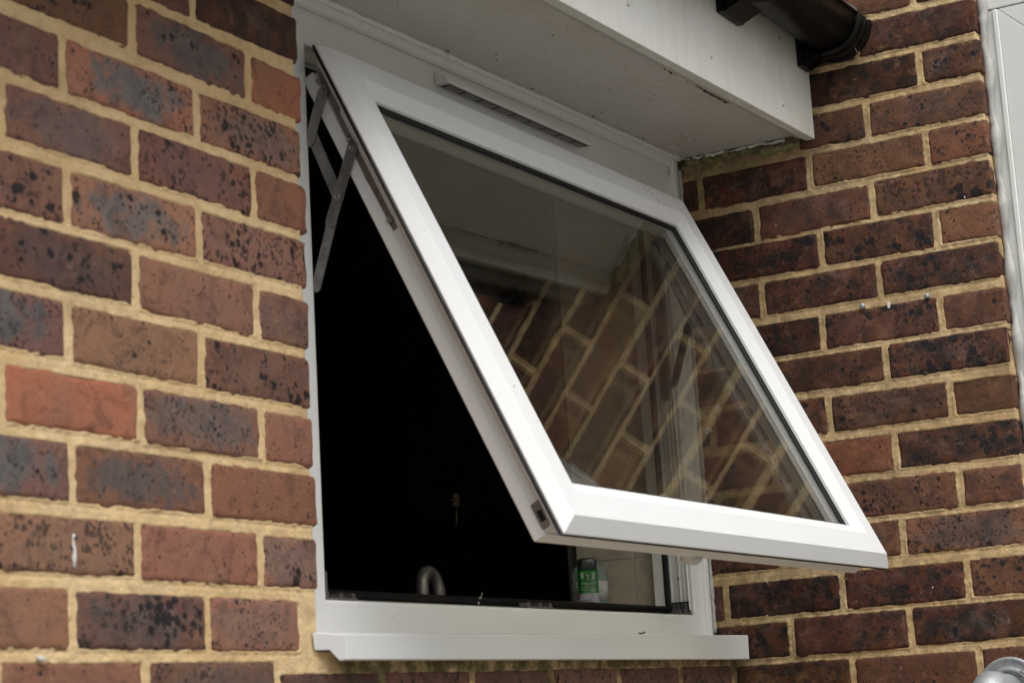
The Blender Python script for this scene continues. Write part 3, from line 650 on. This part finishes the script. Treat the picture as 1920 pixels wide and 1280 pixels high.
# ------------------------------------------------------------------ opening sash
SO = Vector((59.67528854, 16.44112081, 15.73041378)); EX = Vector((0.99969916, -0.02380791, -0.0058969)); DN = Vector((-0.0157371, -0.43819835, -0.89874053)); NN = Vector((-0.01881313, -0.89856296, 0.43844119))
SW, SH = 1077.18, 763.84
def sp3(s, t, d):
    q = SO+EX*s+DN*t+NN*d; return V(q.x, q.y, q.z)
def spt(c, a, d): return sp3(a if c[1] == 'L' else SW-a, a if c[0] == 'T' else SH-a, d)
profS = [(0,0), (0,1.5), (17.6,17.0), (54,16.4), (76,4.0), (76,-5.2), (74,-5.2), (74,-29), (76,-29), (76,-31), (60,-46), (56,-49), (21,-49), (19,-47), (19,-30), (22,-29), (22,-16), (14,-15), (14,-6), (3,-5)]
sides = (("sash_stile",'TL','BL'), ("sash_rail",'TL','TR'), ("sash_stile",'TR','BR'), ("sash_rail",'BL','BR'))
bm = None; cos, fcs = [], []
for nm, a, b in sides:
    n = len(profS); b0 = len(cos)
    cos += [spt(a, e, d) for e, d in profS]+[spt(b, e, d) for e, d in profS]
    fcs += [tuple(b0+(i) for i in range(n)), tuple(b0+i for i in range(2*n-1, n-1, -1))]+[(b0+i, b0+(i+1) % n, b0+n+(i+1) % n, b0+n+i) for i in range(n)]
# four mitred lengths, welded corners: one sash with its fittings below it
me = fixn(mesh_np("sash", cos, fcs)); sash = link("sash", me, M['pvc_clean'], win); bevel(sash, .0005, 2)
sash["label"] = "white sash swung outwards with bevelled edges"
def smember(name, prof, mat, bev=.0):
    n = len(prof); cos, fcs = [], []
    for nm, a, b in sides:
        b0 = len(cos); cos += [spt(a, e, d) for e, d in prof]+[spt(b, e, d) for e, d in prof]
        fcs += [tuple(b0+i for i in range(n)), tuple(b0+i for i in range(2*n-1, n-1, -1))]+[(b0+i, b0+(i+1) % n, b0+n+(i+1) % n, b0+n+i) for i in range(n)]
    o = link(name, fixn(mesh_np(name, cos, fcs)), mat, sash)
    if bev: bevel(o, bev)
    return o
smember("glazing_gasket", [(76,-.6), (81.0,-2.2), (84,-4.0), (84,-4.8), (76,-4.9)], M['black'])
smember("weather_seal", [(1.5,-.6), (12,-3), (12.5,-6.5), (3,-7.2), (-.8,-3.0)], M['black'])
smember("side_channel", [(17.5,-14), (17.5,-20), (21.8,-20), (21.8,-14)], M['pvc_in'])
smember("spacer_bar", [(75,-9.0), (87,-9.0), (87,-24.6), (75,-24.6)], M['alu'])
smember("inner_gasket", [(75.5,-28.7), (79.5,-28.8), (79.5,-30), (75.5,-31)], M['black'])
def pane(d0, d1):
    c = [spt(k, 74.5, d) for d in (d0, d1) for k in ('TL','TR','BR','BL')]
    return link("glass_pane", fixn(mesh_np("glass_pane", c, [(0,1,2,3), (7,6,5,4), (0,4,5,1), (1,5,6,2), (2,6,7,3), (3,7,4,0)])), M['glass'], sash)
pane(-5.0, -8.8); pane(-24.8, -28.6)
def sbox(name, s0, s1, t0, t1, d0, d1, mat, parent, bev=.0006):
    return hexa(name, [sp3(s0,t0,d0), sp3(s1,t0,d0), sp3(s1,t1,d0), sp3(s0,t1,d0), sp3(s0,t0,d1), sp3(s1,t0,d1), sp3(s1,t1,d1), sp3(s0,t1,d1)], mat, parent, bev)
# handle on the inside of the bottom rail, its base peeping below and its lever tip above the rail
hb = sbox("handle_base", 520, 560, SH-74, SH-34, -49.3, -60, M['pvc_clean'], sash, .006)
tube("handle", [sp3(540, SH-50, -58), sp3(540, SH-50, -72), sp3(543, SH-60, -80), sp3(546, SH-100, -82), sp3(548, SH-150, -84)], [.011, .011, .011, .0095, .008], M['pvc_clean'], sash, n=14)
tube("handle_hump", [sp3(440, SH-27, -50), sp3(455, SH-25, -53), sp3(475, SH-25, -53), sp3(492, SH-27, -50)], [.006,.012,.012,.006], M['pvc_in'], sash, n=12)
for s in (57, 486, 550, 1000):
    sbox("drain_notch", s, s+5, SH-13, SH-6.5, -9, -16, M['pvc_in'], sash, .0004)
ec = sbox("shootbolt_end", 16, 24, SH-60, SH-26, -15, -30, M['dull_steel'], sash, .0015)
sbox("bolt_slot", 15, 17, SH-48, SH-33, -19, -26, M['black'], ec, .0005)
# marks on the left stile
for s, t in ((30, 560), (44, 610)):
    crumb("scuff", [sp3(s, t, 17.0), sp3(s+3, t+2, 17.0)], .0006, M['silicone'], sash, int(s), 5)
for s, t in ((905,26), (913,30), (921,35), (935,48), (930,44)):
    tube("fly_speck", [sp3(s, t, 17.0 if t > 19 else 16.5), sp3(s+1.6, t+.8, 17.0 if t > 19 else 16.5)], .0007, M['debris'], sash, n=5)

# ------------------------------------------------------------------ friction stays
def strap(name, a, b, width, th, x, mat, parent, ext=.5):
    """flat bar in the plane x = const between a(y,z) and b(y,z) with rounded ends"""
    ay, az = a; by, bz = b; L = math.hypot(by-ay, bz-az); ty, tz = (by-ay)/L, (bz-az)/L; ny, nz = -tz, ty; r = width/2
    poly = []
    for i in range(9):
        an = -math.pi/2+math.pi*i/8; poly.append((by+ty*r*math.cos(an)*ext*2+ny*r*math.sin(an), bz+tz*r*math.cos(an)*ext*2+nz*r*math.sin(an)))
    for i in range(9):
        an = math.pi/2+math.pi*i/8; poly.append((ay+ty*r*math.cos(an)*ext*2+ny*r*math.sin(an), az+tz*r*math.cos(an)*ext*2+nz*r*math.sin(an)))
    k = len(poly); co = [V(x, y, z) for y, z in poly]+[V(x+th, y, z) for y, z in poly]
    fc = [tuple(range(k)), tuple(range(2*k-1, k-1, -1))]+[(i, (i+1) % k, k+(i+1) % k, k+i) for i in range(k)]
    o = link(name, fixn(mesh_np(name, co, fc)), mat, parent); bevel(o, .0004, 1); return o
def stay(x, sgn, lab):
    st = empty("friction_stay", V(x, 10, -150), win); st["label"] = lab
    st_x = lambda k: x+sgn*k
    strap("sash_bar", (17, -18), (-83, -246), 17, 2*sgn, st_x(4), M['dull_steel'], st)
    strap("short_link", (15.3,-47.7), (40,-112), 16, 2*sgn, st_x(0), M['steel'], st)
    strap("cross_link", (38,-100), (-1.1,-196.1), 16, 2*sgn, st_x(2.2), M['steel'], st)
    strap("long_arm", (-28.1,-134.4), (10.7,-226.6), 17, 2*sgn, st_x(-.5), M['steel'], st)
    strap("long_arm", (9,-222), (40,-310), 15, 2*sgn, st_x(1.8), M['steel'], st)
    strap("frame_track", (62, 10), (62, -330), 18, 2*sgn, x-sgn*5 if sgn > 0 else x+5, M['dull_steel'], st)
    for (y, z, r) in ((15.3,-47.7,.0055), (19.8,-32.6,.004), (-24.5,-122,.004), (-28.1,-134.4,.0055), (-1.1,-196.1,.0055), (-81.6,-240,.005)):
        o = screw(x-1.2, y, z, r, st, mwx(x-1.0, y, z))
stay(72.0, 1, "left-hand steel scissor stay, fully visible")
stay(1186.0, -1, "right-hand steel stay seen through the glass")

# ------------------------------------------------------------------ inside the room
room = tag(empty("kitchen_room", V(600, 1500, -2150)), "unlit kitchen behind the open window", "room", kind="structure")
X0, X1, Y0, Y1, Zb, Zt = -900, 2600, 300, 3300, -2140, 600
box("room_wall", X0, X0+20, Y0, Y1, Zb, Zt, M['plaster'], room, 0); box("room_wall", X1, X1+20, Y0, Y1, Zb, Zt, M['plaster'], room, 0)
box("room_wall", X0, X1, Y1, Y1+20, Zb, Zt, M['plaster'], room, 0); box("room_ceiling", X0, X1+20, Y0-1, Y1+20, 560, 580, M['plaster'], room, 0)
box("room_floor", X0, X1, Y0, Y1, Zb, Zb+20, M['worktop'], room, 0)  # near-black floor colour also paints in the room's dimness
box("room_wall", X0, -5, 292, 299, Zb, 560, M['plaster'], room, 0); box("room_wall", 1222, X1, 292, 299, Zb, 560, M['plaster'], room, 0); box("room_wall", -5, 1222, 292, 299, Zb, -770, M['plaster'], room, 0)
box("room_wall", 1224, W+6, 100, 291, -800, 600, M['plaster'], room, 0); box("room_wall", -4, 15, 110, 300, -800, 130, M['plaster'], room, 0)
box("inner_sill", 15, 1215, 112.5, 310, -730, -704, M['tile'], room, .003)
# tiled reveal
rev = tag(empty("tiled_reveal", V(1215, 195, -700)), "beige stone tiles lining the right-hand inner reveal", "tiles")
hexa("grout", [V(1216.2,113,-705), V(1222,113,-705), V(1222,277.5,-705), V(1216.2,277.5,-705), V(1216.2,113,160), V(1222,113,160), V(1222,277.5,160), V(1216.2,277.5,160)], M['silicone'], rev, 0)
ys = [113.5, 160.5, 277.5]; zs_ = [-704, -611, -411, -211, -11, 150]
for i in range(len(ys)-1):
    for k in range(len(zs_)-1):
        me_ = fixn(mesh_np("tile", [((x)/1000, y/1000, z/1000) for z in (-(zs_[k+1]-zs_[k])/2+1, (zs_[k+1]-zs_[k])/2-1) for x, y in ((0, -(ys[i+1]-ys[i])/2+1), (6, -(ys[i+1]-ys[i])/2+1), (6, (ys[i+1]-ys[i])/2-1), (0, (ys[i+1]-ys[i])/2-1))], [(0,1,2,3), (7,6,5,4), (0,4,5,1), (1,5,6,2), (2,6,7,3), (3,7,4,0)]))
        o = link("tile", me_, M['tile'], rev, Matrix.Translation(V(1215, (ys[i]+ys[i+1])/2, (zs_[k]+zs_[k+1])/2))); bevel(o, .001)
# cupboards, worktop
cup = tag(empty("wall_cupboard", V(1900, 1500, -300)), "dark red wooden cupboard lost in the dark kitchen", "cupboard")
for i in range(4):
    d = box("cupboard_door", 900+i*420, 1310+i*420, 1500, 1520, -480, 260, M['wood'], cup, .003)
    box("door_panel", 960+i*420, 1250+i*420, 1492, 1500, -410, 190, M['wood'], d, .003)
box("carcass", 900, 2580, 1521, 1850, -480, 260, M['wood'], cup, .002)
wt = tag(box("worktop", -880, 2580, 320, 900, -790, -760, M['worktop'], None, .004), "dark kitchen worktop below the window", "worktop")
tap = tag(empty("kitchen_tap", V(1030, 520, -760)), "curved chrome swan-neck tap behind the window opening", "tap")
tx, ty = 1062, 500
arc = [V(tx-28, ty, -760), V(tx-28, ty, -645)]+[V(tx-28*math.cos(a), ty+4*math.sin(a), -645+34*math.sin(a)) for a in [math.pi*i/10 for i in range(1, 11)]]+[V(tx+29, ty+2, -720)]
tube("spout", arc, .0125, M['chrome'], tap, n=16)
lathe("tap_base", [(.022, 0), (.022, .03), (.012, .04)], M['chrome'], tap, Matrix.Translation(V(tx-28, ty, -760)), 20)
orn = tag(empty("hanging_ornament", V(1330, 600, -450)), "small brass flower charm hanging on a cord inside the dark window", "ornament")
tube("cord", [V(1332, 600, -337), V(1334, 600, -440)], .0006, M['worktop'], orn, n=6)
tube("cord", [V(1332, 600, -337), V(1332, 600, 500)], .0004, M['worktop'], orn, n=5)
M['brass'] = mat_simple("brass", (.34,.27,.15), .45, .8, .1, 40, .1)
for i in range(8):
    a = i*math.pi/4
    tube("petal", [V(1334, 600, -452), V(1334+9*math.cos(a), 598, -452+9*math.sin(a)), V(1334+17*math.cos(a), 600, -452+17*math.sin(a))], [.002,.0042,.0012], M['brass'], orn, n=7)
tube("drop", [V(1334, 600, -468), V(1333, 600, -485), V(1331, 600, -505)], [.001,.003,.001], M['brass'], orn, n=6)

# bottles on the inner sill
def mat_label():
    n = NT("green_label"); tc = n.n("ShaderNodeTexCoord").outputs["Object"]; s = n.n("ShaderNodeSeparateXYZ"); n.l(tc, s.inputs[0]); z = s.outputs["Z"]
    base = n.mix(n.math('GREATER_THAN', z, .030), c4(.30,.29,.31), c4(.006,.12,.016))
    base = n.mix(n.math('GREATER_THAN', z, .071), base, c4(.014,.014,.018))
    band = n.math('MULTIPLY', n.math('GREATER_THAN', z, .008), n.math('LESS_THAN', z, .026))
    base = n.mix(n.math('MULTIPLY', band, .75), base, c4(.30,.28,.34))
    n.bsdf(base, .4); return n.m
M['label'] = mat_label(); M['ink'] = mat_simple("label_print", (.30,.38,.28), .5, 0, .1, 300, .0)
M['dkplastic'] = mat_simple("dark_plastic", (.02,.02,.024), .3, 0, .1, 50, .05)
M['bluewhite'] = mat_simple("blue_liquid", (.05,.075,.11), .3, 0, .1, 20, .05)
n_ = NT("clear_plastic"); n_.bsdf(c4(.50,.62,.56), .2, spec=.5, Transmission_Weight=.7, IOR=1.2); M['clear'] = n_.m
bot = tag(empty("green_label_bottle", V(1090, 200, -704)), "small dark-capped bottle with a green and white label on the inner sill", "bottle")
def prism_bottle(name, cx, cy, z0, z1, hx, hy, mat, parent, ns=20, pw=3.5, top=.0):
    co = []
    for z, f in ((z0, .97), (z0+2, 1), (z1-top, 1), (z1, .75 if top else .98)):
        for i in range(ns):
            a = 2*math.pi*i/ns; c_, s_ = math.cos(a), math.sin(a)
            co.append(((hx*f*math.copysign(abs(c_)**(2/pw), c_))/1000, (hy*f*math.copysign(abs(s_)**(2/pw), s_))/1000, (z-z0)/1000))
    fc = [tuple(range(ns))[::-1], tuple(3*ns+i for i in range(ns))]+[(k*ns+i, k*ns+(i+1) % ns, (k+1)*ns+(i+1) % ns, (k+1)*ns+i) for k in range(3) for i in range(ns)]
    me = mesh_np(name, co, fc, True); mw = Matrix.Translation(V(cx, cy, z0)) @ Matrix.Rotation(math.radians(-58), 4, 'Z')
    return link(name, fixn(me), mat, parent, mw)
BX, BY = 1098, 196
bb = prism_bottle("bottle_body", BX, BY, -704, -633, 18, 11, M['label'], bot)
prism_bottle("bottle_cap", BX, BY, -632.5, -612, 17, 10.5, M['dkplastic'], bot, top=3)
prism_bottle("bottle_shoulder", BX, BY, -633, -632.4, 17.5, 10.8, M['dkplastic'], bot)
def on_label(u, z, wd, h, name="label_print"):     # u across the camera-facing long side
    a = math.radians(-58); cx, sx = math.cos(a), math.sin(a)
    P = []
    for uu, zz in ((u-wd/2, z-h/2), (u+wd/2, z-h/2), (u+wd/2, z+h/2), (u-wd/2, z+h/2)):
        for dd in (-11.0, -11.6): P.append(V(BX+uu*cx-dd*sx*1.0, BY+uu*sx+dd*cx, -704+zz))
    return P[0::2]+P[1::2]
for u, z, wd, h in ((-11, 61, 5, 10), (-1, 62, 7, 2), (-1, 57, 2, 10), (9, 60, 6, 12), (-7, 48, 12, 1.2), (0, 45.5, 24, 1), (2, 43, 20, 1), (-2, 40.5, 24, 1), (6, 35, 4, 5), (-9, 36, 9, 1), (0, 66, 26, .8), (-4, 18, 16, .8), (-2, 14, 18, .8)):
    pts_ = on_label(u, z, wd, h); link("label_print", fixn(mesh_np("label_print", pts_, [(0,1,2,3), (7,6,5,4), (0,4,5,1), (1,5,6,2), (2,6,7,3), (3,7,4,0)])), M['ink'] if z > 30 else M['dkplastic'], bot)
bt2 = tag(empty("clear_bottle", V(1170, 225, -704)), "clear plastic bottle half full of blue liquid behind the green-labelled one", "bottle")
mw = Matrix.Translation(V(1166, 228, -704))
lathe("bottle_shell", [(0, .001), (.030, .001), (.032, .006), (.032, .070), (.029, .080), (.012, .088), (.012, .096)], M['clear'], bt2, mw, 28)
lathe("blue_liquid", [(0, .002), (.029, .002), (.0305, .006), (.0305, .050), (0, .050)], M['bluewhite'], bt2, mw, 28)
lathe("bottle_label", [(.0323, .02), (.0325, .02), (.0325, .055), (.0323, .055)], M['silicone'], bt2, mw, 28)

# ------------------------------------------------------------------ side frame beyond the corner
sw = tag(empty("side_window", V(W+45, -850, -2150)), "white plastic door frame beyond the outer corner of the return wall", "window frame")
XF = W+38
def yb(name, y0, y1, x0, x1, z0, z1, mat, parent, bev=.001): return box(name, x0, x1, y0, y1, z0, z1, mat, parent, bev)
yb("frame_jamb", -590, -545, XF, XF+70, -2140, 291, M['pvc_old'], sw, .002)
yb("jamb_bead", -573, -563, XF-5, XF+1, -2140, 290.5, M['pvc_old'], sw, .003)
yb("frame_head", -1500, -545, XF-2, XF+70, 292.5, 420, M['pvc_old'], sw, .002)
def tri_member(nm, P, d0, d1):
    k = len(P); co = [V(XF+d0, y, z) for y, z in P]+[V(XF+d1, y, z) for y, z in P]
    o = link(nm, fixn(mesh_np(nm, co, [tuple(range(k)), tuple(range(2*k-1, k-1, -1))]+[(i, (i+1) % k, k+(i+1) % k, k+i) for i in range(k)])), M['pvc_old'], sw); bevel(o, .0012); return o
tri_member("sash_stile", [(-573.5,290), (-573.5,-2100), (-663,-2100), (-663,204)], -2, 60)
tri_member("sash_rail", [(-574,290.2), (-663.3,204.5), (-1400,204.5), (-1400,290.2)], -2, 60)
yb("door_glass", -1400, -663, XF+20, XF+26, -1900, 204, M['glass'], sw, 0)
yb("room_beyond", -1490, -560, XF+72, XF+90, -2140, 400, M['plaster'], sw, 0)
rr = random.Random(21)
sp_ = [V(W+26+3*math.sin(i*.55+rr.uniform(-.4,.4)), -545-4.0*abs(math.sin(i*.262+.3))-rr.uniform(0,1.6), 330-i*9.6) for i in range(128)]
tube("sealant_bead", sp_, [.0075+.0022*math.sin(i*.5)+rr.uniform(-.0008,.0008) for i in range(len(sp_))], M['silicone'], sw, n=9)

# ------------------------------------------------------------------ small things on the return wall
def nail(y, z, lab, r=.0048):
    mw = Matrix.Translation(V(W, y, z)) @ Matrix.Rotation(-math.pi/2, 4, 'Y')
    o = lathe("masonry_plug", [(0, .0065), (r*.6, .006), (r, .004), (r, -.006)], M['galv'], None, mw, 16); tag(o, lab, "wall plug", "grey plugs in the return wall"); return o
nail(-290, -205.2, "left one of two grey plug heads in the mortar joint of the return wall")
nail(-407.9, -205.4, "right one of two grey plug heads, above the joint between two bricks", .0044)
hexa("lime_streak", [V(W-1.4,-335,-216), V(W-1.4,-339,-216), V(W+2,-339,-216), V(W+2,-335,-216), V(W-1.4,-334,-205), V(W-1.4,-340,-205), V(W+2,-340,-205), V(W+2,-334,-205)], M['lime'], wallB, .0008)
rr = random.Random(5)
for (y, z) in ((-160,-622), (-65,-668), (-365,-704), (-215,-676), (-140,-30), (-196,-478), (-350,-640), (-490,-40), (-60,-730)):
    crumb("lime_fleck", [V(W-.4, y, z), V(W-.4, y-rr.uniform(1,3), z-rr.uniform(2,8))], .0009, M['lime'], wallB, int(abs(y)), 6)

fl = tag(empty("pipe_flange", V(W, -500, -905)), "round galvanised wall flange with a rounded pipe elbow at the bottom right corner", "pipe fitting")
FY, FZ = -483.0, -884.0
mw = Matrix.Translation(V(W, FY, FZ)) @ Matrix.Rotation(-math.pi/2, 4, 'Y')
lathe("flange_plate", [(.0, .006), (.030, .006), (.033, .0105), (.036, .0065), (.0475, .0055), (.050, .009), (.0535, .0085), (.0545, .004), (.0545, -.002)], M['galv'], fl, mw, 56)
EY, EZ = -468.0, -882.0
tube("elbow", [V(W+2, FY+2, FZ+2), V(W-20, (FY+EY)/2+2, (FZ+EZ)/2), V(W-42, EY-2, EZ), V(W-62, EY, EZ), V(W-76, EY, EZ-6), V(W-84, EY, EZ-22), V(W-86, EY, EZ-60), V(W-86, EY, EZ-66), V(W-86, EY, EZ-700)], [.025, .027, .0295, .0315, .0315, .0315, .031, .0242, .0242], M['galv'], fl, n=32)
def fscrew(y, z):
    m2 = Matrix.Translation(V(W-6, y, z)) @ Matrix.Rotation(-math.pi/2, 4, 'Y')
    s_ = lathe("flange_screw", [(0, .0012), (.0013, .0014), (.0018, .0030), (.0042, .0026), (.0054, .0008), (.0054, -.001)], M['dull_steel'], fl, m2, 18)
fscrew(-504.3, -858.4); fscrew(FY+38, FZ-16); fscrew(FY-20, FZ-38)
txt = "W2EBEEL."
for i, ch in enumerate(txt):
    a = math.radians(120-i*9.5); r_ = .0425
    cu = bpy.data.curves.new("cast_letter", 'FONT'); cu.body = ch; cu.size = .0075; cu.extrude = .0006; cu.align_x = 'CENTER'; cu.align_y = 'CENTER'; cu.bevel_depth = .00012
    to = bpy.data.objects.new("tmp", cu); me_ = bpy.data.meshes.new_from_object(to); bpy.data.objects.remove(to)
    me_.name = "cast_letter"
    # letters stand on the plate facing -x: text x axis -> -y, text y axis -> +z
    basis = Matrix(((0,0,-1,0), (-1,0,0,0), (0,1,0,0), (0,0,0,1)))
    pos = V(W-6.2, FY-r_*1000*math.cos(a), FZ+r_*1000*math.sin(a))
    mwl = Matrix.Translation(pos) @ basis @ Matrix.Rotation(a-math.pi/2, 4, 'Z')
    link("cast_letter", me_, M['galv'], fl, mwl)
